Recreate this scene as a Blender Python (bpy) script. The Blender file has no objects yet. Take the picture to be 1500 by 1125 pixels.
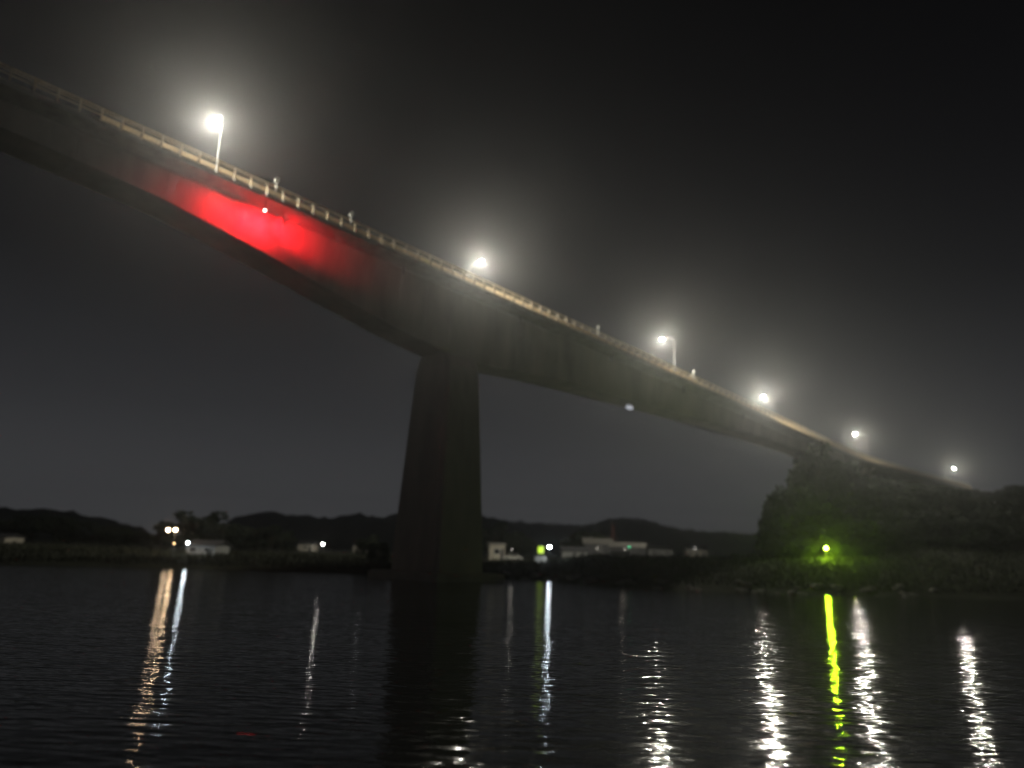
import bpy, bmesh, math, random
import numpy as np
from mathutils import Matrix, Vector

random.seed(11)
rng = np.random.default_rng(5)
sc = bpy.context.scene
col = sc.collection

# ------------------------------------------------------------------ camera
FPX, CX, CY, CAMH = 1127.0, 750.0, 562.5, 4.0
pitch, roll = math.radians(12.3), math.radians(2.1)
fwd = Vector((0, math.cos(pitch), math.sin(pitch)))
up0 = Vector((0, -math.sin(pitch), math.cos(pitch)))
rt0 = Vector((1, 0, 0))
rt = math.cos(roll) * rt0 + math.sin(roll) * up0
up = -math.sin(roll) * rt0 + math.cos(roll) * up0
cam = bpy.data.cameras.new('camera')
camo = bpy.data.objects.new('camera', cam)
col.objects.link(camo)
m3 = Matrix((rt, up, -fwd)).transposed()
camo.matrix_world = Matrix.Translation((0, 0, CAMH)) @ m3.to_4x4()
cam.sensor_width = 36.0
cam.sensor_fit = 'HORIZONTAL'
cam.lens = FPX / 1500 * 36
cam.clip_start = .1
cam.clip_end = 6000
cam.dof.use_dof = True
cam.dof.focus_distance = 26.0
cam.dof.aperture_fstop = .165
sc.camera = camo

# ------------------------------------------------------------------ night sky (no sun: it is a foggy night)
world = bpy.data.worlds.new('World')
sc.world = world
world.use_nodes = True
wn, wl = world.node_tree.nodes, world.node_tree.links
wn.clear()
tc = wn.new('ShaderNodeTexCoord')
sep = wn.new('ShaderNodeSeparateXYZ')
wl.new(tc.outputs['Generated'], sep.inputs[0])
ramp = wn.new('ShaderNodeValToRGB')
cr = ramp.color_ramp
cr.interpolation = 'B_SPLINE'
SKY = [(0.0, (.068, .069, .073)), (.06, (.056, .057, .061)), (.16, (.031, .032, .035)),
       (.32, (.006, .006, .0075)), (.60, (.002, .002, .0024)), (1.0, (.001, .001, .0013))]
for i, (p, c) in enumerate(SKY):
    e = cr.elements[i] if i < 2 else cr.elements.new(p)
    e.position = p
    e.color = (*c, 1)
wl.new(sep.outputs['Z'], ramp.inputs[0])
bg = wn.new('ShaderNodeBackground')
bg.inputs['Strength'].default_value = .85
wl.new(ramp.outputs[0], bg.inputs['Color'])
wo = wn.new('ShaderNodeOutputWorld')
wl.new(bg.outputs[0], wo.inputs['Surface'])

# ------------------------------------------------------------------ exposure and render settings
sc.view_settings.view_transform = 'Standard'
sc.view_settings.look = 'None'
sc.view_settings.exposure = 0
sc.view_settings.gamma = 1
sc.view_settings.use_curve_mapping = False
sc.render.engine = 'CYCLES'
cy = sc.cycles
cy.max_bounces = 6
cy.diffuse_bounces = 2
cy.glossy_bounces = 3
cy.transmission_bounces = 2
cy.volume_bounces = 1
cy.sample_clamp_indirect = 0
cy.use_denoising = True
try:
    cy.denoiser = 'OPENIMAGEDENOISE'
except Exception:
    pass
HAZE_DENSITY = .00044
HAZE_G = .88
LAMP_W = 26000.0
RED_W = 11500.0

# ------------------------------------------------------------------ helpers
def ray(px, py):
    return rt * ((px - CX) / FPX) + up * (-(py - CY) / FPX) + fwd

def at(px, py, Y):
    v = ray(px, py)
    t = Y / v.y
    return Vector((v.x * t, Y, CAMH + v.z * t))

def tag(o, label=None, cat=None, group=None, kind=None):
    if label: o['label'] = label
    if cat: o['category'] = cat
    if group: o['group'] = group
    if kind: o['kind'] = kind
    return o

def empty(name, loc=(0, 0, 0), rz=0.0):
    o = bpy.data.objects.new(name, None)
    o.location = loc
    o.rotation_euler = (0, 0, rz)
    o.empty_display_size = .3
    col.objects.link(o)
    return o

class MB:
    """collects vertices and faces of one mesh"""
    def __init__(s):
        s.v, s.f = [], []
    def box(s, c, size, M=None):
        x, y, z = (a / 2 for a in size)
        pts = [Vector((sx * x, sy * y, sz * z)) for sz in (-1, 1) for sy in (-1, 1) for sx in (-1, 1)]
        if M is not None: pts = [M @ p for p in pts]
        b = len(s.v)
        s.v += [tuple(p + Vector(c)) for p in pts]
        s.f += [tuple(b + i for i in q) for q in ((0, 2, 3, 1), (4, 5, 7, 6), (0, 1, 5, 4), (2, 6, 7, 3), (0, 4, 6, 2), (1, 3, 7, 5))]
        return s
    def frustum(s, c, a, b, h, ch=.0):
        """box with bottom size a, top size b, height h, chamfered corners"""
        def ring(sz, z):
            x, y = sz[0] / 2, sz[1] / 2
            if ch == 0: return [(-x, -y, z), (x, -y, z), (x, y, z), (-x, y, z)]
            k = ch
            return [(-x + k, -y, z), (x - k, -y, z), (x, -y + k, z), (x, y - k, z), (x - k, y, z), (-x + k, y, z), (-x, y - k, z), (-x, -y + k, z)]
        return s.loft([[tuple(Vector(p) + Vector(c)) for p in ring(a, 0)], [tuple(Vector(p) + Vector(c)) for p in ring(b, h)]])
    def loft(s, rings, cap=True, closed=True):
        b = len(s.v); n = len(rings[0])
        for r in rings: s.v += [tuple(p) for p in r]
        for i in range(len(rings) - 1):
            for j in range(n if closed else n - 1):
                k = (j + 1) % n
                s.f.append((b + i * n + j, b + i * n + k, b + (i + 1) * n + k, b + (i + 1) * n + j))
        if cap and closed:
            s.f.append(tuple(b + j for j in reversed(range(n))))
            s.f.append(tuple(b + (len(rings) - 1) * n + j for j in range(n)))
        return s
    def tube(s, pts, radii, n=8):
        pts = [Vector(p) for p in pts]
        if not hasattr(radii, '__len__'): radii = [radii] * len(pts)
        rings = []
        for i, p in enumerate(pts):
            t = (pts[min(i + 1, len(pts) - 1)] - pts[max(i - 1, 0)]).normalized()
            a = t.orthogonal() if abs(t.z) > .95 else t.cross(Vector((0, 0, 1)))
            a.normalize(); b2 = t.cross(a).normalized()
            rings.append([p + radii[i] * (math.cos(2 * math.pi * k / n) * a + math.sin(2 * math.pi * k / n) * b2) for k in range(n)])
        return s.loft(rings)
    def ball(s, c, r, n=8, m=5):
        if not hasattr(r, '__len__'): r = (r, r, r)
        rings = []
        for i in range(m + 1):
            th = math.pi * (.04 + .92 * i / m)
            rings.append([(c[0] + r[0] * math.sin(th) * math.cos(2 * math.pi * k / n), c[1] + r[1] * math.sin(th) * math.sin(2 * math.pi * k / n), c[2] - r[2] * math.cos(th)) for k in range(n)])
        return s.loft(rings)
    def mesh(s, name, mat, smooth=False):
        me = bpy.data.meshes.new(name)
        me.from_pydata(s.v, [], s.f)
        me.materials.append(mat)
        if smooth:
            me.polygons.foreach_set('use_smooth', [True] * len(me.polygons))
        me.update()
        return me
    def build(s, name, mat, parent=None, smooth=False):
        return link(name, s.mesh(name, mat, smooth), parent)

def link(name, me, parent=None, loc=None, rz=None):
    o = bpy.data.objects.new(name, me)
    col.objects.link(o)
    if parent: o.parent = parent
    if loc is not None: o.location = loc
    if rz is not None: o.rotation_euler = (0, 0, rz)
    return o

def copy_tree(o, parent=None):
    c = o.copy()
    col.objects.link(c)
    if parent: c.parent = parent
    for ch in [k for k in col.objects if k.parent == o]:
        copy_tree(ch, c)
    return c

# ------------------------------------------------------------------ materials
def mat(name, c, rough=.8, var=.35, scale=2.0, bump=.0, bscale=None, metal=0.0, streak=None):
    m = bpy.data.materials.new(name)
    m.use_nodes = True
    N, L = m.node_tree.nodes, m.node_tree.links
    b = N['Principled BSDF']
    b.inputs['Roughness'].default_value = rough
    b.inputs['Metallic'].default_value = metal
    t = N.new('ShaderNodeTexCoord')
    mp = N.new('ShaderNodeMapping')
    if streak: mp.inputs['Scale'].default_value = streak
    L.new(t.outputs['Object'], mp.inputs[0])
    n = N.new('ShaderNodeTexNoise')
    n.inputs['Scale'].default_value = scale
    n.inputs['Detail'].default_value = 6
    n.inputs['Roughness'].default_value = .62
    L.new(mp.outputs[0], n.inputs['Vector'])
    r = N.new('ShaderNodeValToRGB')
    r.color_ramp.elements[0].position = .3
    r.color_ramp.elements[1].position = .72
    r.color_ramp.elements[0].color = (*[x * (1 - var) for x in c], 1)
    r.color_ramp.elements[1].color = (*[min(1, x * (1 + var)) for x in c], 1)
    L.new(n.outputs['Fac'], r.inputs[0])
    L.new(r.outputs[0], b.inputs['Base Color'])
    if bump:
        n2 = N.new('ShaderNodeTexNoise')
        n2.inputs['Scale'].default_value = bscale or scale * 6
        n2.inputs['Detail'].default_value = 5
        L.new(t.outputs['Object'], n2.inputs['Vector'])
        bp = N.new('ShaderNodeBump')
        bp.inputs['Strength'].default_value = bump
        bp.inputs['Distance'].default_value = .05
        L.new(n2.outputs['Fac'], bp.inputs['Height'])
        L.new(bp.outputs[0], b.inputs['Normal'])
    return m

def glow(name, c, s, base=(.6, .6, .6)):
    m = bpy.data.materials.new(name)
    m.use_nodes = True
    b = m.node_tree.nodes['Principled BSDF']
    b.inputs['Base Color'].default_value = (*base, 1)
    b.inputs['Emission Color'].default_value = (*c, 1)
    b.inputs['Emission Strength'].default_value = s
    return m

M = {}
M['concrete'] = mat('concrete', (.40, .35, .30), .85, .22, .25, .3, 3, streak=(1, 1, .3))
M['deck_concrete'] = mat('deck_concrete', (.34, .32, .29), .85, .22, .8, .2, 5)
M['kerb'] = mat('kerb_concrete', (.40, .37, .33), .8, .25, 1.5, .2, 8)
M['asphalt'] = mat('asphalt', (.05, .05, .052), .9, .3, 3, .3, 40)
M['rail'] = mat('beige_rail_paint', (.55, .45, .31), .5, .25, 3)
M['steel'] = mat('galvanised_steel', (.42, .42, .40), .5, .2, 3)
M['pole_steel'] = mat('weathered_pole_steel', (.045, .045, .043), .6, .2, 3)
M['dark_steel'] = mat('dark_steel', (.06, .06, .06), .5, .3, 3)
M['white'] = mat('white_paint', (.78, .76, .70), .5, .12, 2)
M['cream'] = mat('cream_wall', (.50, .46, .38), .8, .2, .7)
M['grey_wall'] = mat('grey_wall', (.36, .36, .35), .8, .25, .7)
M['roof_dark'] = mat('dark_roof_tile', (.07, .07, .075), .7, .3, 1.2)
M['roof_pale'] = mat('pale_roof_sheet', (.30, .285, .26), .6, .2, .8)
M['glass'] = mat('dark_window_glass', (.02, .022, .026), .1, .1, 1)
M['bark'] = mat('bark', (.06, .045, .03), .9, .4, 3)
M['leaf'] = mat('leaf_green', (.026, .036, .017), .75, .5, .6)
M['leaf_dark'] = mat('leaf_dark_green', (.020, .028, .015), .75, .5, .6)
M['grass'] = mat('rough_grass', (.025, .028, .015), .95, .5, .35, .6, 2.5)
M['hill'] = mat('wooded_hill', (.05, .06, .055), .95, .5, .03, .6, .2)
M['rock'] = mat('rock', (.16, .15, .14), .9, .4, 1.2, .6, 6)
M['red_paint'] = mat('mast_red_paint', (.22, .08, .06), .6, .2, 1)
M['rubber'] = mat('tyre_rubber', (.02, .02, .02), .8, .2, 4)
M['lamp_warm_white'] = glow('lamp_warm_white', (1, .95, .78), 60)
M['red_lens'] = glow('red_lens', (1, .55, .5), 40)

# water
def water_mat():
    m = bpy.data.materials.new('river_water')
    m.use_nodes = True
    N, L = m.node_tree.nodes, m.node_tree.links
    b = N['Principled BSDF']
    b.inputs['Base Color'].default_value = (.006, .008, .008, 1)
    b.inputs['Roughness'].default_value = .065
    b.inputs['IOR'].default_value = 1.333
    t = N.new('ShaderNodeTexCoord')
    prev = None
    # (scale, stretch xy, distance, detail)
    for s, st, dist, det in ((.18, (1.2, 1.1), .024, 2), (.9, (.50, 1.4), .0115, 2), (2.4, (.36, 1.3), .0095, 2)):
        mp = N.new('ShaderNodeMapping')
        mp.inputs['Scale'].default_value = (st[0], st[1], 1)
        mp.inputs['Rotation'].default_value = (0, 0, .22)
        L.new(t.outputs['Object'], mp.inputs[0])
        n = N.new('ShaderNodeTexNoise')
        n.inputs['Scale'].default_value = s
        n.inputs['Detail'].default_value = det
        n.inputs['Roughness'].default_value = .55
        L.new(mp.outputs[0], n.inputs['Vector'])
        bp = N.new('ShaderNodeBump')
        bp.inputs['Strength'].default_value = 1
        bp.inputs['Distance'].default_value = dist * 4
        L.new(n.outputs['Fac'], bp.inputs['Height'])
        if prev: L.new(prev.outputs[0], bp.inputs['Normal'])
        prev = bp
    L.new(prev.outputs[0], b.inputs['Normal'])
    return m
M['water'] = water_mat()

# ------------------------------------------------------------------ bridge axis (near deck edge), from a fit of the lamps and the deck line
S = 1.2
PX, PY, LEN, AZ = -27.502 * S, 64.895 * S, 74.1 * S, .804
DX, DY = math.sin(AZ), math.cos(AZ)          # along the bridge, away to the right
NX, NY = -DY, DX                             # across the bridge, to the far side
DW = 10.26                                   # deck width
_zs = np.arange(-1.8, 4.6, .01)
def _zraw(u):
    lin = 4 + (36.79 - 4 - 4.94 * u - .385 * u * u) * S
    far = np.interp(u, [1.9, 2.2, 2.5, 3.0, 3.5, 4.6], [30.35, 29.95, 29.85, 30.2, 30.4, 30.6])
    left = 4 + (36.79 - 4 + 4.94 * .6 - .385 * .36) * S + 11 * (1 - np.exp((u + .6) / .5)) * .25
    return np.where(u > 1.9, far, np.where(u < -.6, left, lin))
_kern = np.exp(-.5 * (np.arange(-30, 31) / 11.0) ** 2); _kern /= _kern.sum()
_zz = np.convolve(np.pad(_zraw(_zs), 30, mode='edge'), _kern, mode='valid')
def zdeck(s): return float(np.interp(s, _zs, _zz))
def B(s, off, dz=0.0):
    return Vector((PX + DX * s * LEN + NX * off, PY + DY * s * LEN + NY * off, zdeck(s) + dz))
def depth(s):
    return float(np.interp(s, [-1.6, -1.2, -.8, -.45, -.25, -.06, .08, .14, .22, .32, .42, .52, .62, .75, .85, .99, 1.22, 1.46, 1.62],
                           [9.9, 7.0, 4.2, 3.3, 3.2, 4.0, 5.7, 6.7, 7.9, 9.3, 10.1, 9.4, 8.4, 7.5, 6.9, 6.0, 4.7, 3.5, 2.9]))
BR = math.atan2(DY, DX)                      # bridge heading

# ------------------------------------------------------------------ terrain, water, hills
SH_PX = [(-1500, 826), (0, 826), (100, 828), (250, 832), (550, 840), (640, 845), (800, 850), (900, 858), (1000, 865), (1100, 868), (1200, 871), (1350, 874), (1500, 878)]
shx, shy = [], []
for px, py in SH_PX[1:]:
    v = ray(px, py); t = -CAMH / v.z
    shx.append(v.x * t); shy.append(v.y * t)
shx = [-900] + shx + [400]; shy = [120] + shy + [84]
def shore(x): return np.interp(x, shx, shy)
def sstep(a, b, x):
    t = np.clip((x - a) / (b - a), 0, 1)
    return t * t * (3 - 2 * t)
_ph = rng.uniform(0, 6.28, (8, 2)); _k = np.array([.013, .021, .034, .055, .09, .14, .22, .36])
def wob(x, y, a=0, b=8):
    r = 0
    for i in range(a, b):
        r = r + np.sin(x * _k[i] + _ph[i, 0] + 1.3 * np.sin(y * _k[i] * .7 + _ph[i, 1])) * np.cos(y * _k[i] * 1.1 + _ph[i, 1]) * (.013 / _k[i]) ** .6
    return r
def ground_z(x, y):
    t = y - shore(x) + 1.2 * wob(x, y, 3, 8)
    z = np.interp(t, [-12, -4, 0, 2.5, 14, 45, 1200], [-1.4, -1.0, 0.0, .7, 1.7, 2.1, 3.2])
    xr = x - .37 * y
    right = sstep(-22, 14, xr)
    z = z + sstep(-14, 6, x - .10 * y) * np.interp(t, [0, 8, 20, 40], [0, .5, 1.2, 2.0])
    z = z + right * np.interp(t, [0, 8, 20, 40], [0, .9, 2.1, 2.2])
    z = z + sstep(-8, 32, xr) * sstep(112, 238, y) * 19 * (1 - sstep(300, 600, y))
    z = z + sstep(3, 30, t) * .25 * wob(x, y, 2, 8)
    return z

def grid_mesh(xs, ys, zf):
    X, Y = np.meshgrid(xs, ys)
    Z = zf(X, Y)
    V = np.stack([X, Y, Z], -1).reshape(-1, 3)
    nx, ny = len(xs), len(ys)
    i = np.arange((ny - 1) * (nx - 1)); r, c = i // (nx - 1), i % (nx - 1)
    a = r * nx + c
    F = np.stack([a, a + 1, a + nx + 1, a + nx], -1)
    return V, F
def np_mesh(name, V, F, m, smooth=True):
    me = bpy.data.meshes.new(name)
    me.from_pydata(V.tolist(), [], F.tolist())
    me.materials.append(m)
    if smooth: me.polygons.foreach_set('use_smooth', [True] * len(me.polygons))
    me.update()
    return me

HX = 1500.0
u = np.linspace(-1, 1, 261)
xs = np.sign(u) * (np.abs(u) * 150 + (HX - 152) * np.abs(u) ** 4)
ys = np.concatenate([np.arange(70, 220, 1.6), np.arange(220, 400, 6), np.linspace(400, 1400, 20)])
V, F = grid_mesh(xs, ys, ground_z)
tag(link('ground', np_mesh('ground', V, F, M['grass'])), kind='structure')

wv = MB()
wv.v = [(-HX, -250, 0), (HX, -250, 0), (HX, 1400, 0), (-HX, 1400, 0)]
wv.f = [(0, 1, 2, 3)]
tag(wv.build('river_water', M['water']), kind='structure')

def ridge(name, pts, Y, deep, m=M['hill'], amp=1.0):
    px = [p[0] for p in pts]; P = [at(p[0], p[1], Y) for p in pts]
    X = [p.x for p in P]; Z = [p.z for p in P]
    xs = np.arange(min(X), max(X), 3.0)
    v = np.linspace(-1, 1, 15)
    zt = np.interp(xs, X, Z)
    edge = np.minimum(1, np.minimum(xs - xs[0], xs[-1] - xs) / 40)
    VV = []
    for k in v:
        prof = (1 - k * k) ** .7 if abs(k) < 1 else 0
        VV.append(np.stack([xs, np.full_like(xs, Y + k * deep), (zt * prof * edge ** .5 + amp * prof * (1.1 * np.sin(xs * .33 + k * 9) * np.sin(xs * .141 + 2) + .8 * rng.normal(size=len(xs)))) - (1 - prof) * 2 + 1], -1))
    V = np.array(VV).reshape(-1, 3); nx = len(xs)
    i = np.arange(14 * (nx - 1)); r, c = i // (nx - 1), i % (nx - 1); a = r * nx + c
    F = np.stack([a, a + 1, a + nx + 1, a + nx], -1)
    o = tag(link(name, np_mesh(name, V, F, m)), kind='structure')
    return o
ridge('near_hill', [(300, 778), (345, 762), (400, 752), (432, 757), (480, 762), (520, 757), (560, 760), (640, 752), (700, 758), (745, 764), (775, 778), (800, 795), (815, 808)], 620, 90)
ridge('far_hill', [(560, 775), (690, 768), (760, 766), (810, 770), (860, 772), (885, 763), (915, 760), (945, 764), (975, 774), (1020, 780), (1100, 785), (1200, 780), (1330, 790)], 1050, 140, amp=1.6)
ridge('left_hill', [(-420, 740), (-200, 748), (-60, 750), (0, 752), (60, 751), (120, 758), (170, 763), (200, 769), (225, 776), (250, 786)], 330, 50)

# ------------------------------------------------------------------ bridge
bridge = empty('girder_bridge', B(.42, DW / 2, -zdeck(.42)))
tag(bridge, 'long concrete box girder bridge sloping down to the wooded bank', 'bridge')
bo = Vector(bridge.location)
def sect(s, prof): return [B(s, o, z) - bo for o, z in prof]
ss = [-1.55 + i * .05 for i in range(int((1.73 + 1.55) / .05) + 1)]
WT0, WT1, WB0, WB1 = 2.25, DW - 2.25, 2.45, DW - 2.45
girder = MB()
def gsec(s, k=0.0):
    return sect(s, [(WT0 + k, -.95), (WB0 + k, -depth(s) + k), (WB1 - k, -depth(s) + k), (WT1 - k, -.95), (WT1 - .3, -.62), (WT0 + .3, -.62)])
rings = []
for s in ss:
    e = .03 / LEN
    rings += [gsec(s - 2 * e), gsec(s - e, .035), gsec(s + e, .035), gsec(s + 2 * e)]
girder.loft(rings)
girder.build('box_girder', M['concrete'], bridge)
slab = MB()
s2 = [-1.55 + i * .05 for i in range(int((4.2 + 1.55) / .05) + 1)]
slab.loft([sect(s, [(0, 0), (0, -.32), (WT0 - .15, -.58), (WT0 + .25, -.62), (WT1 - .25, -.62), (WT1 + .15, -.58), (DW, -.32), (DW, 0)]) for s in s2])
slab.build('deck_slab', M['deck_concrete'], bridge)
road = MB()
road.loft([sect(s, [(1.0, .006), (1.0, .09), (DW / 2, .17), (DW - 1.0, .09), (DW - 1.0, .006)]) for s in s2])
road.build('roadway', M['asphalt'], bridge)
for off in (1.55, DW - 1.55):
    ml = MB()
    ml.loft([sect(s, [(off - .08, .136), (off - .08, .142), (off + .08, .142), (off + .08, .136)]) for s in s2])
    ml.build('edge_line', M['white'], bridge)
# kerb of precast blocks along both edges
KB = 2.0
def kerb_mesh():
    m = MB()
    x = KB / 2 - .07
    prof = [(-.41, 0), (-.41, .12), (-.2, .40), (.34, .40), (.40, .34), (.40, 0)]
    m.loft([[(sx * x, y, z) for y, z in prof] for sx in (-1, 1)])
    return m.mesh('kerb_block', M['kerb'])
kme = kerb_mesh()
def panel_mat():
    m = bpy.data.materials.new('translucent_cream_panel')
    m.use_nodes = True
    N, L = m.node_tree.nodes, m.node_tree.links
    N.clear()
    t = N.new('ShaderNodeTexCoord'); n = N.new('ShaderNodeTexNoise'); n.inputs['Scale'].default_value = 2.5; n.inputs['Detail'].default_value = 5
    L.new(t.outputs['Object'], n.inputs['Vector'])
    r = N.new('ShaderNodeValToRGB')
    r.color_ramp.elements[0].position = .3; r.color_ramp.elements[0].color = (.56, .48, .36, 1)
    r.color_ramp.elements[1].position = .7; r.color_ramp.elements[1].color = (.80, .71, .57, 1)
    L.new(n.outputs['Fac'], r.inputs[0])
    a = N.new('ShaderNodeBsdfTranslucent'); b = N.new('ShaderNodeBsdfDiffuse'); mx = N.new('ShaderNodeMixShader'); mx.inputs[0].default_value = .35
    L.new(r.outputs[0], a.inputs['Color']); L.new(r.outputs[0], b.inputs['Color'])
    L.new(a.outputs[0], mx.inputs[1]); L.new(b.outputs[0], mx.inputs[2])
    o = N.new('ShaderNodeOutputMaterial'); L.new(mx.outputs[0], o.inputs['Surface'])
    return m
def panel_mesh():
    m = MB(); x = KB / 2 - .16
    m.loft([[(sx * x, y, z) for y, z in ((-.24, .40), (-.15, 1.0), (-.12, 1.0), (-.21, .40))] for sx in (-1, 1)])
    return m.mesh('parapet_panel', panel_mat())
pme_ = panel_mesh()
def frame_at(s, off, dz=0):
    """matrix on the deck: x along the bridge on its slope, y to the far side"""
    d = (B(s + .002, off) - B(s - .002, off)).normalized()
    n = Vector((NX, NY, 0)); w = d.cross(n)
    R = Matrix((d, n, w)).transposed().to_4x4()
    return Matrix.Translation(B(s, off, dz)) @ R
SA, SB = -.34, 3.05
nk = int((SB - SA) * LEN / KB)
binv = Matrix.Translation(-bo)
for side, off in ((0, .42), (1, DW - .42)):
    if side == 1: k0, k1 = 20, nk
    else: k0, k1 = 0, nk
    for k in range(k0, k1):
        if k > 146: break
        o = link('kerb_block', kme, bridge)
        Mx = frame_at(SA + (k + .5) * KB / LEN, off, .003)
        if side: Mx = Mx @ Matrix.Rotation(math.pi, 4, 'Z')
        o.matrix_local = binv @ Mx
        if side == 0 and SA + k * KB / LEN > -.15:
            o = link('parapet_panel', pme_, bridge); o.matrix_local = binv @ Mx
# kerb further out, one piece
kb = MB()
def sgn(o): return 1 if o < 5 else -1
for off in (.42, DW - .42):
    kb.loft([sect(s, [(off - .39, .003), (off - .39, .30), (off - .1, .40), (off + .1, .40), (off + .39, .30), (off + .39, .003)]) for s in [SA + 147 * KB / LEN + .01 + i * .06 for i in range(15)]])
    kb.loft([sect(s, [(off - .39, .003), (off - .39, .30), (off - .1, .40), (off + .1, .40), (off + .39, .30), (off + .39, .003)]) for s in [-1.55 + i * .1 for i in range(12)] + [SA - .01]])
kb.build('kerb', M['kerb'], bridge)
# pier
pc = B(.425, DW / 2)
pz = zdeck(.425) - depth(.425)
pier = MB()
def pring(a, b, z, ch=.5):
    pts = [(-a + ch, -b), (a - ch, -b), (a, -b + ch), (a, b - ch), (a - ch, b), (-a + ch, b), (-a, b - ch), (-a, -b + ch)]
    return [Vector((x * DX + y * NX, x * DY + y * NY, z)) for x, y in pts]
pb = Vector((pc.x - bo.x, pc.y - bo.y, 0))
PZ = [-1.2, 4, 18, 26, 29.5, pz + .1]
PA = [4.25, 4.15, 3.55, 3.2, 3.05, 3.05]
PB_ = [5.15, 5.05, 4.35, 3.95, 3.6, 2.9]
rings = []
for z in [-1.2] + [1.2 + 3.1 * i for i in range(10)] + [pz + .1]:
    a, b = np.interp(z, PZ, PA), np.interp(z, PZ, PB_)
    if -1 < z < pz:
        for dz, k in ((-.05, 0), (-.025, .03), (.025, .03), (.05, 0)): rings.append([p + pb for p in pring(a - k, b - k, z + dz)])
    else: rings.append([p + pb for p in pring(a, b, z)])
pier.loft(rings)
po = pier.build('pier', M['concrete'], bridge)
ft = MB()
ft.loft([[p + pb for p in pring(a, b, z, .6)] for a, b, z in ((6.4, 7.4, -1.3), (6.4, 7.4, .7), (6.1, 7.1, 1.0))])
ft.build('footing', M['concrete'], po)
# abutment where the girder lands on the hill
ab = MB()
c = B(1.78, DW / 2)
ab.loft([[p + Vector((c.x - bo.x, c.y - bo.y, 0)) for p in pring(a, b, z, .05)] for a, b, z in ((4.5, 5.0, 0), (3.6, 4.6, c.z - 3.1), (3.6, 4.6, c.z - .64))])
ab.build('abutment', M['concrete'], bridge)
# approach columns
for s in (2.05, 2.45, 2.85, 3.3, 3.8):
    c = B(s, DW / 2); q = MB()
    q.loft([[p + Vector((c.x - bo.x, c.y - bo.y, 0)) for p in pring(a, b, z, .1)] for a, b, z in ((1, 3, 0), (1, 3, c.z - 1.8), (1.1, 4.3, c.z - .9), (1.1, 4.3, c.z - .63))])
    q.build('column', M['concrete'], bridge)
# light bracket arms etc. under the deck edge: drain pipes
for s in (.1, .3, .55, .8, 1.05, 1.3):
    q = MB(); a = B(s, 1.9, -.62) - bo
    q.tube([a, a + Vector((0, 0, -1.1))], .09)
    q.build('drain_pipe', M['dark_steel'], bridge)

# ------------------------------------------------------------------ guard rails
def post_mesh():
    m = MB()
    m.box((0, 0, .02), (.26, .24, .04))
    m.loft([[(sx * w, y, z) for sx, y in ((-1, yb), (1, yb), (1, yb + t), (-1, yb + t))] for w, yb, t, z in ((.075, -.10, .20, .04), (.065, -.08, .16, .65), (.06, -.02, .13, 1.28), (.055, .08, .11, 1.52))])
    return m.mesh('post', M['rail'])
pme = post_mesh()
RS = 2.0
SR = -.36
def railing(label, off, flip, k0, k1):
    r = empty('guard_rail', B(.42, off, .40))
    tag(r, label, 'guard rail', 'guard rails along the bridge')
    ro = Matrix.Translation(-Vector(r.location))
    sg = -1 if flip else 1
    for k in range(k0, k1):
        o = link('post', pme, r)
        Mx = frame_at(SR + k * RS / LEN, off, .403)
        Mx = Matrix.Translation(Mx.translation) @ Matrix.Rotation(BR + (math.pi if flip else 0), 4, 'Z')
        o.matrix_local = ro @ Mx
    sr = [SR - .01 + i * .05 for i in range(int(3.4 / .05))]
    for nm, dz, dn, rad in (('top_rail', 1.94, .13 * sg, .075), ('middle_rail', 1.55, -.04 * sg, .05), ('lower_rail', 1.12, -.09 * sg, .05)):
        t = MB()
        t.tube([B(s, off + dn, dz) - Vector(r.location) for s in sr], rad, 8)
        t.build(nm, M['rail'], r)
    return r
railing('beige guard rail on the near edge of the bridge deck', .62, False, 0, 146)
railing('beige guard rail on the far edge of the bridge deck', DW - .62, True, 14, 146)

# ------------------------------------------------------------------ street lamps
def point(name, loc, power, color, r=.18, parent=None):
    l = bpy.data.lights.new(name, 'POINT')
    l.energy = power
    l.color = color
    l.shadow_soft_size = r
    o = bpy.data.objects.new(name, l)
    o.location = loc
    col.objects.link(o)
    if parent: o.parent = parent
    return o
LH, LA = 7.55, 2.75     # head height above the deck edge, arm reach
def make_lamp():
    root = empty('street_lamp')
    p = MB(); p.box((0, 0, .02), (.42, .42, .04)); p.tube([(0, 0, .04), (0, 0, .5), (0, 0, .52), (0, 0, 6.8)], [.11, .11, .08, .055], 10)
    p.build('pole', M['pole_steel'], root, True)
    a = MB()
    pts = []
    for i in range(11):
        t = i / 10 * math.pi / 2
        pts.append((0, 1.7 * (1 - math.cos(t)), 6.8 + 1.22 * math.sin(t)))
    pts.append((0, LA - .35, 8.06))
    a.tube(pts, [.065 - .002 * i for i in range(len(pts))], 8)
    a.build('arm', M['pole_steel'], root, True)
    h = MB()
    rings = []
    for y, w, z0, z1 in ((LA - .42, .08, 8.00, 8.13), (LA - .25, .17, 7.97, 8.17), (LA + .25, .19, 7.97, 8.18), (LA + .45, .12, 8.00, 8.14)):
        rings.append([(-w, y, z0), (w, y, z0), (w * .8, y, z1), (-w * .8, y, z1)])
    h.loft(rings)
    ho = h.build('lamp_head', M['steel'], root)
    d = MB(); d.ball((0, LA, 7.90), (.17, .30, .11), 10, 5)
    d.build('diffuser', M['lamp_warm_white'], ho, True)
    point('lamp_light', (0, LA, 7.66), LAMP_W, (1, .955, .80), .16, root)
    return root
lamp0 = make_lamp()
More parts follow.
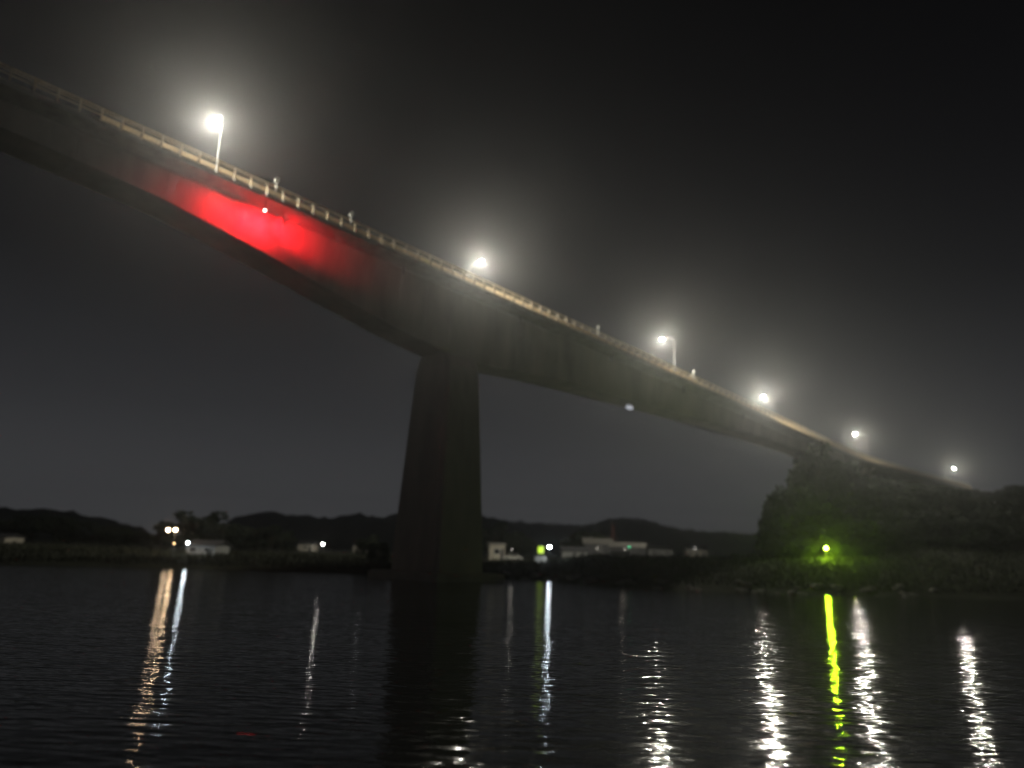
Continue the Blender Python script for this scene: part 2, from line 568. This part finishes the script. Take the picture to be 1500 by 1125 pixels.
LAMPS = [
    (0.0, 0, 1.1, 'brightest street lamp with the widest halo above the red lit girder'),
    (0.5, 1, 1.05, 'street lamp shining on the deck right above the tall pier'),
    (1.0, 0, .75, 'haloed street lamp over the middle of the side span, left of the white marker post'),
    (1.5, 1, 1.15, 'street lamp above the place where the girder meets the trees'),
    (2.0, 0, .42, 'curved street lamp rising over the railing above the dark hill'),
    (3.03, 1, .4, 'small farthest street lamp where the road meets the hilltop'),
]
for i, (s, far, pw, lab) in enumerate(LAMPS):
    o = lamp0 if i == 0 else copy_tree(lamp0)
    off = DW - .95 if far else .95
    o.location = B(s, off, .012)
    o.rotation_euler = (0, 0, BR + (math.pi if far else 0))
    tag(o, lab, 'street lamp', 'street lamps along the bridge')
    for k in col.objects:
        if k.parent == o and k.type == 'LIGHT':
            if i: k.data = k.data.copy()
            k.data.energy = LAMP_W * pw

# marker posts on the near kerb
def make_marker():
    r = empty('marker_post')
    m = MB(); m.tube([(0, 0, 0), (0, 0, 1.85)], .06, 8); m.build('post', M['white'], r)
    h = MB()
    h.loft([[(x * k, y * .5, z) for x, z in ((-.26, 0), (.2, .12), (.24, .56), (.04, .68), (-.25, .36))] for y, k in ((-.2, .9), (-.14, 1), (.14, 1), (.2, .9))])
    o = h.build('reflector', M['white'], r); o.location = (-.02, 0, 1.8)
    return r
mk = make_marker()
for i, (s, lab) in enumerate(((.078, 'pale marker post beside the railing above the red glow'), (.193, 'dim marker post on the deck between the red glow and the pier'), (1.065, 'white capped marker post right of the side span lamp'), (.74, 'thin marker post among the bright railing posts right of the pier'))):
    o = mk if i == 0 else copy_tree(mk)
    o.location = B(s, .42, .42); o.rotation_euler = (0, 0, BR)
    tag(o, lab, 'marker post', 'marker posts along the near kerb')

# red navigation light under the deck edge
RS_, RO_ = .060, -.75
rn = empty('red_navigation_light', B(RS_, RO_, 0), BR)
tag(rn, 'glaring red navigation light hung under the deck edge on the girder', 'light')
q = MB(); q.box((0, .70, -.15), (.3, .06, .3)); q.tube([(0, .70, -.2), (0, .1, -.2), (0, 0, -.3), (0, 0, -2.0)], .05); q.build('bracket', M['steel'], rn)
q = MB(); q.tube([(0, 0, -2.0), (0, 0, -2.04), (0, 0, -2.2)], [.1, .2, .2], 12); q.build('housing', M['dark_steel'], rn)
q = MB(); q.ball((0, 0, -2.30), (.11, .11, .10), 12, 6); q.build('lens', M['red_lens'], rn, True)
for ang, pw, cone in ((-57, .62, 50), (-33, .34, 84), (0, .42, 105), (33, .34, 84), (60, 1.0, 54)):     # flood heads washing the web
    l = bpy.data.lights.new('red_flood', 'SPOT')
    l.energy = RED_W * pw; l.color = (1, .008, .018); l.shadow_soft_size = .12
    l.spot_size = math.radians(cone); l.spot_blend = 1.0
    o = bpy.data.objects.new('red_flood', l); col.objects.link(o); o.parent = rn
    o.location = (ang / 62 * .3, .25, -2.35)
    k = math.radians(ang)
    o.rotation_euler = Vector((math.sin(k), math.cos(k), -.03 if abs(ang) > 50 else -.22)).to_track_quat('-Z', 'Y').to_euler()

# added glowing body for a pale spot under the side span, no known lamp
def on_plane(px, py, off):
    v = ray(px, py); n2 = Vector((NX, NY, 0)); p0 = Vector((PX, PY, 0))
    t = (p0.dot(n2) + off) / v.dot(n2)
    return Vector((v.x * t, v.y * t, CAMH + v.z * t))
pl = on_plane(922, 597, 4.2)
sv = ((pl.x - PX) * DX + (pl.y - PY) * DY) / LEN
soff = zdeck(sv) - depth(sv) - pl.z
wl_ = empty('pale_glow_body', pl, BR)
tag(wl_, 'faint pale glowing spot added under the girder of the side span', 'lamp')
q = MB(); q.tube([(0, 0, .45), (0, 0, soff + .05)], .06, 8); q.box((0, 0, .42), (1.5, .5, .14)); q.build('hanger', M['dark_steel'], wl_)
q = MB(); q.ball((0, 0, 0), (1.0, .5, .42), 14, 6); q.build('diffuser', glow('dim_white_glow', (.85, .88, 1), .42, (.3, .3, .3)), wl_, True)  # glowing ball that makes the added pale spot

# ------------------------------------------------------------------ trees
def crown_mesh(name, seed, m, n=2600, leaf=.42):
    r = np.random.default_rng(seed)
    lobes = []
    for i in range(13):
        a = r.uniform(0, 6.28); h = r.uniform(.22, .95)
        rad = (1 - abs(h - .5) * 1.2) * .34
        lobes.append((np.array([math.cos(a) * rad, math.sin(a) * rad, h]), r.uniform(.11, .23)))
    P = []
    for c, k in lobes:
        m_ = int(n * k * k * 1.9)
        d = r.normal(size=(m_, 3)); d /= np.linalg.norm(d, axis=1)[:, None]
        P.append(c + d * k * r.uniform(.55, 1.08, (m_, 1)) * np.array([1, 1, .8]))
    P = np.concatenate(P)
    V = []; Fc = []
    L = leaf / 10
    for i, p in enumerate(P):
        a = r.normal(size=3); a /= np.linalg.norm(a)
        b = np.cross(a, r.normal(size=3)); b /= np.linalg.norm(b)
        w = L * r.uniform(.6, 1.35)
        V += [p - a * w, p + b * w * .55, p + a * w, p - b * w * .55]
        Fc.append((4 * i, 4 * i + 1, 4 * i + 2, 4 * i + 3))
    me = bpy.data.meshes.new(name)
    me.from_pydata([tuple(v) for v in V], [], Fc)
    me.materials.append(m); me.update()
    return me
crowns = [crown_mesh('crown', 20 + i, M['leaf'] if i % 2 else M['leaf_dark']) for i in range(5)]
def trunk_mesh(seed):
    r = random.Random(seed); m = MB()
    m.tube([(0, 0, -.06), (.01, 0, .2), (.02 * r.uniform(-1, 1), .02, .5), (0, .02, .8)], [.03, .022, .016, .006], 6)
    for i in range(5):
        a = r.uniform(0, 6.28); h = r.uniform(.28, .6)
        m.tube([(0, 0, h), (math.cos(a) * .12, math.sin(a) * .12, h + .12), (math.cos(a) * .24, math.sin(a) * .24, h + .2)], [.011, .008, .003], 5)
    return m.mesh('trunk', M['bark'])
trunks = [trunk_mesh(i) for i in range(3)]
def tree(x, y, H, w, label, group, i=None, z=None, name='tree'):
    i = random.randrange(5) if i is None else i
    z = float(ground_z(np.array(x), np.array(y))) if z is None else z
    t = empty(name, (x, y, z), random.uniform(0, 6.28))
    tag(t, label, 'tree', group)
    c = link('crown', crowns[i], t); c.scale = (w, w, H)
    k = link('trunk', trunks[i % 3], t); k.scale = (H * .9, H * .9, H)
    return t

# silhouette of the wooded hill at the right
SIL = [(1090, 815), (1108, 790), (1116, 752), (1128, 730), (1150, 702), (1158, 668), (1175, 662), (1250, 690), (1320, 706), (1380, 712), (1420, 722), (1470, 722), (1500, 714), (1560, 705), (1700, 700), (2200, 690)]
def sil(px): return np.interp(px, [p[0] for p in SIL], [p[1] for p in SIL])
def hill_tree(px, Y, top, w, label, group):
    P = at(px, top, Y)
    g = float(ground_z(np.array(P.x), np.array(Y)))
    H = (P.z - g) / .98
    if H < 1.5: return None
    return tree(P.x, Y, H, w, label, group, z=g - .1)
HG = 'trees on the dark wooded hill'
XL = [(655, 1160), (668, 1157), (690, 1158), (702, 1148), (718, 1134), (730, 1124), (745, 1114), (765, 1118), (785, 1112), (800, 1106), (830, 1100)]
def xleft(y): return np.interp(y, [a for a, b in XL], [b for a, b in XL])
hill_tree(1196, 150, 656, 12, 'tall dark tree at the hill edge whose top touches the girder end', HG)
hill_tree(1178, 140, 697, 10, 'middle tree on the left edge of the hill, below the tallest one', HG)
hill_tree(1150, 136, 733, 9.5, 'low broad tree at the left foot of the wooded hill', HG)
hill_tree(1134, 133, 772, 6.5, 'small bushy tree lowest at the left foot of the hill', HG)
HL = 'dark leafy tree in the mass of trees covering the hill under the bridge'
for row, (Y, lo) in enumerate(((135, 92), (141, 68), (148, 44), (153, 22), (165, 6), (178, 0), (195, -2), (210, -4), (228, -6))):
    px = 1140
    while px < 1900:
        p = px + random.uniform(-10, 10)
        top = float(sil(p)) + lo * random.uniform(.7, 1.1) + 3
        w = random.uniform(10, 14)
        p = max(p, float(xleft(top + 18)) + w * .42 * FPX / Y)
        hill_tree(p, Y + random.uniform(-4, 4), top, w, HL, HG)
        px += random.uniform(36, 54) * (1 if px < 1500 else 1.8)

# trees on the left bank and beyond
LG = 'dark trees along the far left bank'
for px, top, Y, w in [(262, 757, 150, 9), (285, 751, 155, 11), (308, 753, 152, 10), (330, 760, 150, 9), (352, 770, 158, 8), (376, 765, 165, 9), (398, 772, 160, 7), (416, 778, 170, 7),
                      (-20, 760, 190, 14), (20, 757, 185, 13), (52, 755, 195, 14), (84, 758, 180, 12), (112, 762, 190, 12), (142, 767, 180, 11), (168, 770, 176, 10), (192, 774, 170, 9), (214, 781, 166, 8), (-60, 752, 200, 15)]:
    P = at(px, top, Y); g = float(ground_z(np.array(P.x), np.array(Y)))
    lab = 'dark round tree behind the lit house on the left bank' if 255 < px < 420 else 'dark tree in the row left of the lit house on the far bank'
    tree(P.x, Y, (P.z - g) / .98, w, lab, LG, z=g - .1)
for px, top, Y, w, lab in [(541, 784, 135, 5, 'small dark tree just left of the pier foot'), (556, 790, 128, 4, 'low bush tree touching the left side of the pier foot'),
                      (726, 770, 240, 11, 'dark tree behind the pale block right of the pier'), (745, 772, 250, 11, 'dark tree behind the white car'), (766, 781, 250, 9, 'dark tree left of the bright white lamp'),
                      (838, 785, 230, 9, 'dark tree above the dim beige shed'), (858, 779, 240, 10, 'taller dark tree behind the long roof'), (880, 780, 245, 9, 'dark tree left of the red mast')]:
    P = at(px, top, Y); g = float(ground_z(np.array(P.x), np.array(Y)))
    tree(P.x, Y, (P.z - g) / .98, w, lab, 'trees around the buildings on the far bank', z=g - .1)

# ------------------------------------------------------------------ buildings on the far bank
def gz(x, y): return float(ground_z(np.array(x), np.array(y)))
def house(px0, px1, ytop, Y, deep, wall, roof, label, name='house', gable=True, windows=2, base=None, rz=0.0):
    a, b = at(px0, ytop, Y), at(px1, ytop, Y)
    w = b.x - a.x; cx = (a.x + b.x) / 2
    g = gz(cx, Y) if base is None else base
    H = max(1.6, a.z - g); wh = H * (.66 if gable else .92)
    r = empty(name, (cx, Y, g), rz)
    tag(r, label, 'house' if name == 'house' else 'building')
    q = MB(); q.box((0, deep / 2, wh / 2 - .2), (w, deep, wh + .4)); q.build('wall', wall, r)
    q = MB()
    if gable:
        e = .35
        q.loft([[(x, -e, wh - .05), (x, deep / 2, H), (x, deep + e, wh - .05), (x, deep + e, wh + .12), (x, deep / 2, H + .18), (x, -e, wh + .12)] for x in (-w / 2 - e, w / 2 + e)])
        for x in (-w / 2 + .05, w / 2 - .05):
            q.loft([[(x + k, 0, wh), (x + k, deep / 2, H), (x + k, deep, wh)] for k in (-.04, .04)])
    else:
        q.box((0, deep / 2, wh + (H - wh) / 2), (w + .5, deep + .5, H - wh))
    q.build('roof', roof, r)
    for i in range(windows):
        x = (i + .5) / windows * w - w / 2
        ww, hh = min(1.4, w / windows * .5), wh * .36
        f = MB(); f.box((x, -.03, wh * .56), (ww, .08, hh)); fo = f.build('window', M['white'], r)
        gl = MB(); gl.box((x, -.075, wh * .56), (ww * .86, .03, hh * .84)); gl.build('pane', M['glass'], fo)
    d = MB(); d.box((w * .33, -.03, wh * .36), (min(.9, w * .2), .07, wh * .72)); d.build('door', M['dark_steel'], r)
    return r
house(274, 316, 791, 128, 7, M['grey_wall'], M['roof_dark'], 'low lit house beside the two lamps on the left bank')
house(437, 459, 792, 215, 6, M['cream'], M['roof_dark'], 'small pale house beside a bright lamp left of the pier', windows=1)
house(518, 539, 793, 240, 6, M['cream'], M['roof_dark'], 'small white lit house just left of the pier', windows=1)
house(717, 740, 795, 175, 5, M['cream'], M['roof_pale'], 'square cream block just right of the pier', name='building', gable=False, windows=1)
house(824, 860, 801, 190, 6, M['grey_wall'], M['roof_dark'], 'dim grey shed right of the bright white lamp', name='building', windows=1)
house(856, 898, 788, 225, 8, M['roof_dark'], M['roof_pale'], 'long dark house with a pale roof edge below the mast', windows=1)
house(893, 944, 794, 205, 9, M['roof_dark'], M['roof_pale'], 'low building with a sloping pale roof right of the mast', name='building', windows=1, rz=-.22)
house(1006, 1036, 799, 380, 7, M['cream'], M['roof_dark'], 'long lit building alone near the wooded hill', name='building', windows=3)
house(322, 350, 790, 170, 6, M['roof_dark'], M['roof_dark'], 'dim dark house under the trees on the left bank')
house(-14, 6, 798, 150, 6, M['cream'], M['roof_dark'], 'lit house cut by the left edge of the picture', windows=1)
house(950, 985, 799, 300, 7, M['grey_wall'], M['roof_dark'], 'faint grey house left of the long lit building')

# lamps on the bank
def bank_lamp(px, py, Y, power, colr, label, heads=((0, 0),), r=.14, strength=60, name='bank_lamp'):
    P = at(px, py, Y); g = gz(P.x, Y); H = P.z - g
    root = empty(name, (P.x, Y, g)); tag(root, label, 'lamp', 'lamps on the far bank')
    q = MB(); q.tube([(0, .12, -.2), (0, .12, H + .25)], .05); q.tube([(0, .12, H + .25), (0, -.02, H + .27)], .04); q.build('pole', M['pole_steel'], root)
    gm = glow('lamp_glow', colr, strength)
    for dx, dz in heads:
        s = MB(); s.frustum((dx, 0, H + dz + r * .6), (r * 2.6, r * 2.6), (r * 1.1, r * 1.1), .14); sh = s.build('lamp_shade', M['dark_steel'], root)
        b = MB(); b.ball((dx, 0, H + dz), r, 10, 6); b.build('bulb', gm, sh, True)
        if dx:
            a = MB(); a.tube([(0, .12, H + .2), (dx, 0, H + .2 + dz)], .03); a.build('arm', M['steel'], root)
    point('bank_light', (0, -.35, H - r - .15), power, colr, .14, root)
    return root
bank_lamp(257, 776, 126, 75, (1, .72, .45), 'tall warm twin lamp left of the lit house', ((0, 0), (-1.15, -.05)), r=.24)
bank_lamp(255, 796, 124, 10, (1, .6, .25), 'small orange lamp under the tall warm lamp', r=.09, strength=14)
bank_lamp(275, 795, 124.5, 100, (.80, .92, 1), 'cool white lamp on the left end of the lit house', r=.17)
bank_lamp(473, 797, 213.6, 90, (1, .97, .9), 'white lamp right of the small pale house', r=.24)
bank_lamp(534, 798, 238.6, 9, (.93, .97, 1), 'lamp at the front of the small white house left of the pier', r=.16, strength=10)
bank_lamp(805, 801, 146.5, 160, (.80, .92, 1), 'tall bright white lamp beside the yellow green box', r=.3)
bank_lamp(750, 805, 173.4, 22, (1, .95, .82), 'low lamp added above the white car right of the pier to brighten it', r=.08, strength=5)  # invented lamp, brightens the car and the cream block
bank_lamp(1018, 803, 376, 60, (1, .97, .9), 'small lamp in front of the long lit building', r=.15, strength=10)
bank_lamp(-2, 801, 146, 60, (1, .9, .7), 'lamp at the left edge of the picture', r=.25)
bank_lamp(915, 804, 203, 9, (1, .93, .8), 'lamp added to brighten the low pale roofed building', r=.08, strength=4)  # added lamp, keeps the pale roofed building from going dark
bank_lamp(875, 803, 222.5, 16, (1, .93, .8), 'lamp added before the long house under the mast to brighten it', r=.08, strength=4)  # no lamp known here, added so the long house is lit

# glowing yellow green box
P = at(792, 815, 149); g = gz(P.x, 149)
lb = empty('light_box', (P.x, 149, g)); tag(lb, 'glowing yellow green upright box on a pale slab', 'light box')
hz = P.z - g
q = MB(); q.box((0, .2, .1 + hz / 2 - .3), (2.3, 1.6, max(.3, hz) + .4)); q.build('base_slab', M['kerb'], lb)
q = MB(); q.box((0, .3, hz + .2 + .95), (1.3, .8, 1.6)); q.build('cabinet', M['dark_steel'], lb)
q = MB(); q.box((0, -.13, hz + .2 + 1.0), (1.1, .05, 1.25)); q.build('lit_panel', glow('yellow_green_panel', (.60, .9, .03), 1.1, (.06, .08, .01)), lb)

# white car
P = at(751, 812, 170); g = gz(P.x, 170)
car = empty('parked_car', (P.x, 170, g), .05); tag(car, 'small white car parked beside the cream block right of the pier', 'car')
q = MB()
pr = [(-2.1, .35), (-2.1, .75), (-1.95, .9), (-1.2, .98), (-.65, 1.42), (.75, 1.45), (1.35, 1.0), (2.0, .85), (2.1, .6), (2.1, .35)]
q.loft([[(x, y, z if z < 1.2 else z) for x, z in pr] for y in (-.82, .82)]); q.build('body', M['white'], car)
for y in (-.835, .835):
    q = MB(); q.loft([[(x, y + k, z) for x, z in ((-1.0, 1.0), (-.6, 1.36), (.7, 1.38), (1.15, 1.02))] for k in (-.01, .01)]); q.build('side_window', M['glass'], car)
for x in (-1.3, 1.3):
    for y in (-.78, .78):
        q = MB(); q.tube([(x, y - .1, .33), (x, y + .1, .33)], .33, 14); w = q.build('wheel', M['rubber'], car)
        q = MB(); q.tube([(x, y - .115, .33), (x, y + .115, .33)], .19, 12); q.build('rim', M['steel'], w)

# red mast
P = at(898, 768, 235); g = gz(P.x, 235)
ma = empty('radio_mast', (P.x, 235, g)); tag(ma, 'thin red lattice mast standing behind the long house', 'mast')
H = P.z - g
for k in range(3):
    a0 = k * 2.094; q = MB(); q.tube([(.9 * math.cos(a0), .9 * math.sin(a0), -.2), (.2 * math.cos(a0), .2 * math.sin(a0), H)], .055, 6); q.build('leg', M['red_paint'], ma)
q = MB()
for j in range(9):
    z0, z1 = H * j / 9, H * (j + 1) / 9
    for k in range(3):
        r0, r1 = .9 - .7 * j / 9, .9 - .7 * (j + 1) / 9
        a0, a1 = k * 2.094, (k + 1) * 2.094
        q.tube([(r0 * math.cos(a0), r0 * math.sin(a0), z0), (r1 * math.cos(a1), r1 * math.sin(a1), z1)], .03, 5)
q.build('lattice', M['red_paint'], ma)

# pale boat on the bank
P = at(908, 823, 140); g = gz(P.x, 140)
bt = empty('boat', (P.x, 140, max(g, .2)), .06); tag(bt, 'pale open boat lying on the bank with a green bow light', 'boat')
q = MB(); rings = []
for x, w, z0, z1 in ((-1.8, .62, .25, .95), (-1.0, .8, .05, .95), (.3, .8, 0, 1.0), (1.2, .5, .15, 1.1), (1.75, .1, .5, 1.25)):
    rings.append([(x, -w, z1), (x, -w * .6, z0), (x, w * .6, z0), (x, w, z1), (x, w * .85, z1), (x, w * .5, z0 + .15), (x, -w * .5, z0 + .15), (x, -w * .85, z1)])
q.loft(rings); q.build('hull', M['white'], bt)
for x in (-.9, .3):
    q = MB(); q.box((x, 0, .72), (.25, 1.35, .05)); q.build('thwart', M['bark'], bt)
q = MB(); q.tube([(1.7, 0, 1.2), (1.7, 0, 1.75)], .03); po_ = q.build('light_staff', M['steel'], bt)
q = MB(); q.ball((1.7, 0, 1.8), .07); q.build('bow_light', glow('green_bow_light', (.1, 1, .45), 8), po_)
point('boat_light', (.2, -1.2, 2.2), 9, (1, .9, .75), .1, bt)

# green beacon on the right bank
BY = 126
BP = at(1210, 803, BY)
gb = gz(BP.x, BY)
bc = empty('green_beacon', (BP.x, BY, gb)); tag(bc, 'dazzling yellow green beacon on the bank below the wooded hill', 'beacon')
hb = BP.z - gb
q = MB(); q.frustum((0, 0, -.7), (1.5, 1.5), (1.1, 1.1), .8, .15); q.build('plinth', M['concrete'], bc)
q = MB(); q.tube([(0, 0, .1), (0, 0, hb - .3)], [.1, .08], 10); q.build('post', M['dark_steel'], bc)
q = MB(); q.tube([(0, 0, hb - .3), (0, 0, hb - .25), (0, 0, hb - .2)], [.1, .24, .24], 12); q.build('housing', M['dark_steel'], bc)
q = MB(); q.ball((0, 0, hb), (.26, .26, .26), 12, 7); q.build('lens', glow('green_lens', (.75, 1, .12), 40), bc, True)
point('beacon_light', (0, -.45, hb + .0), 1900, (.52, 1, .012), .15, bc)

# shrubs and boulders on the banks
def shrub(px, py, Y, H, w, label, group):
    P = at(px, py, Y); g = gz(P.x, Y)
    t = empty('shrub', (P.x, Y, g), random.uniform(0, 6.28)); tag(t, label, 'shrub', group)
    c = link('foliage', crowns[random.randrange(5)], t); c.scale = (w, w, H); c.location = (0, 0, -.2 * H)
    return t
for px, Y, H, w in ((1172, 128, 2.4, 3.4), (1186, 128.5, 3.0, 4.2), (1201, 129, 3.2, 4.4), (1217, 129, 3.1, 4.4), (1232, 128.5, 2.7, 3.6), (1248, 128, 2.5, 3.6), (1270, 129, 2.6, 4)):
    shrub(px, 803, Y, H, w, 'leafy shrub lit green behind the beacon', 'shrubs behind the green beacon')
bmsh = []
for k in range(3):
    bm = bmesh.new(); bmesh.ops.create_icosphere(bm, subdivisions=2, radius=1)
    r = random.Random(k)
    for v in bm.verts: v.co *= 1 + r.uniform(-.18, .18); v.co.z *= .65
    me = bpy.data.meshes.new('boulder'); bm.to_mesh(me); bm.free(); me.materials.append(M['rock']); bmsh.append(me)
for i in range(60):
    x = random.uniform(-10, 62); y = float(shore(x)) + random.uniform(-1, 3)
    o = link('boulder', bmsh[i % 3], None, (x, y, max(gz(x, y), -.1)), random.uniform(0, 6)); k = random.uniform(.25, .8); o.scale = (k * 1.3, k, k)
    tag(o, 'dark boulder lying along the waterline of the right bank', 'boulder', 'boulders along the waterline')
# rough grass on the near banks
gv, gf = [], []
r = np.random.default_rng(3)
n = 26000
gx = r.uniform(-100, 110, n); gy = shore(gx) + 1.5 + r.exponential(16, n); gzv = ground_z(gx, gy)
for x, y, z in zip(gx, gy, gzv):
    h = r.uniform(.25, .8); a = r.uniform(0, 3.14); dx, dy = .14 * math.cos(a), .14 * math.sin(a); lx, ly = r.normal(0, .15, 2)
    b = len(gv); gv += [(x - dx, y - dy, z - .05), (x + dx, y + dy, z - .05), (x + lx, y + ly, z + h)]; gf.append((b, b + 1, b + 2))
me = bpy.data.meshes.new('grass'); me.from_pydata(gv, [], gf); me.materials.append(M['grass'])
tag(link('grass', me), 'rough dark grass growing on the river bank', 'grass', kind='stuff')

# ------------------------------------------------------------------ haze
hz = MB(); hz.box((0, (1450 - 300) / 2, 38.5), (3100, 1750, 82))
hm = bpy.data.materials.new('haze')
hm.use_nodes = True
N, L = hm.node_tree.nodes, hm.node_tree.links
N.clear()
pv = N.new('ShaderNodeVolumePrincipled')
pv.inputs['Color'].default_value = (.93, .94, .95, 1)
pv.inputs['Density'].default_value = HAZE_DENSITY
pv.inputs['Anisotropy'].default_value = HAZE_G
pv.inputs['Density Attribute'].default_value = ''
pv.inputs['Color Attribute'].default_value = ''
pv.inputs['Temperature Attribute'].default_value = ''
out = N.new('ShaderNodeOutputMaterial')
L.new(pv.outputs[0], out.inputs['Volume'])
ho = hz.build('haze', hm)
tag(ho, 'thin night mist hanging over the river and the bridge', 'mist', kind='stuff')
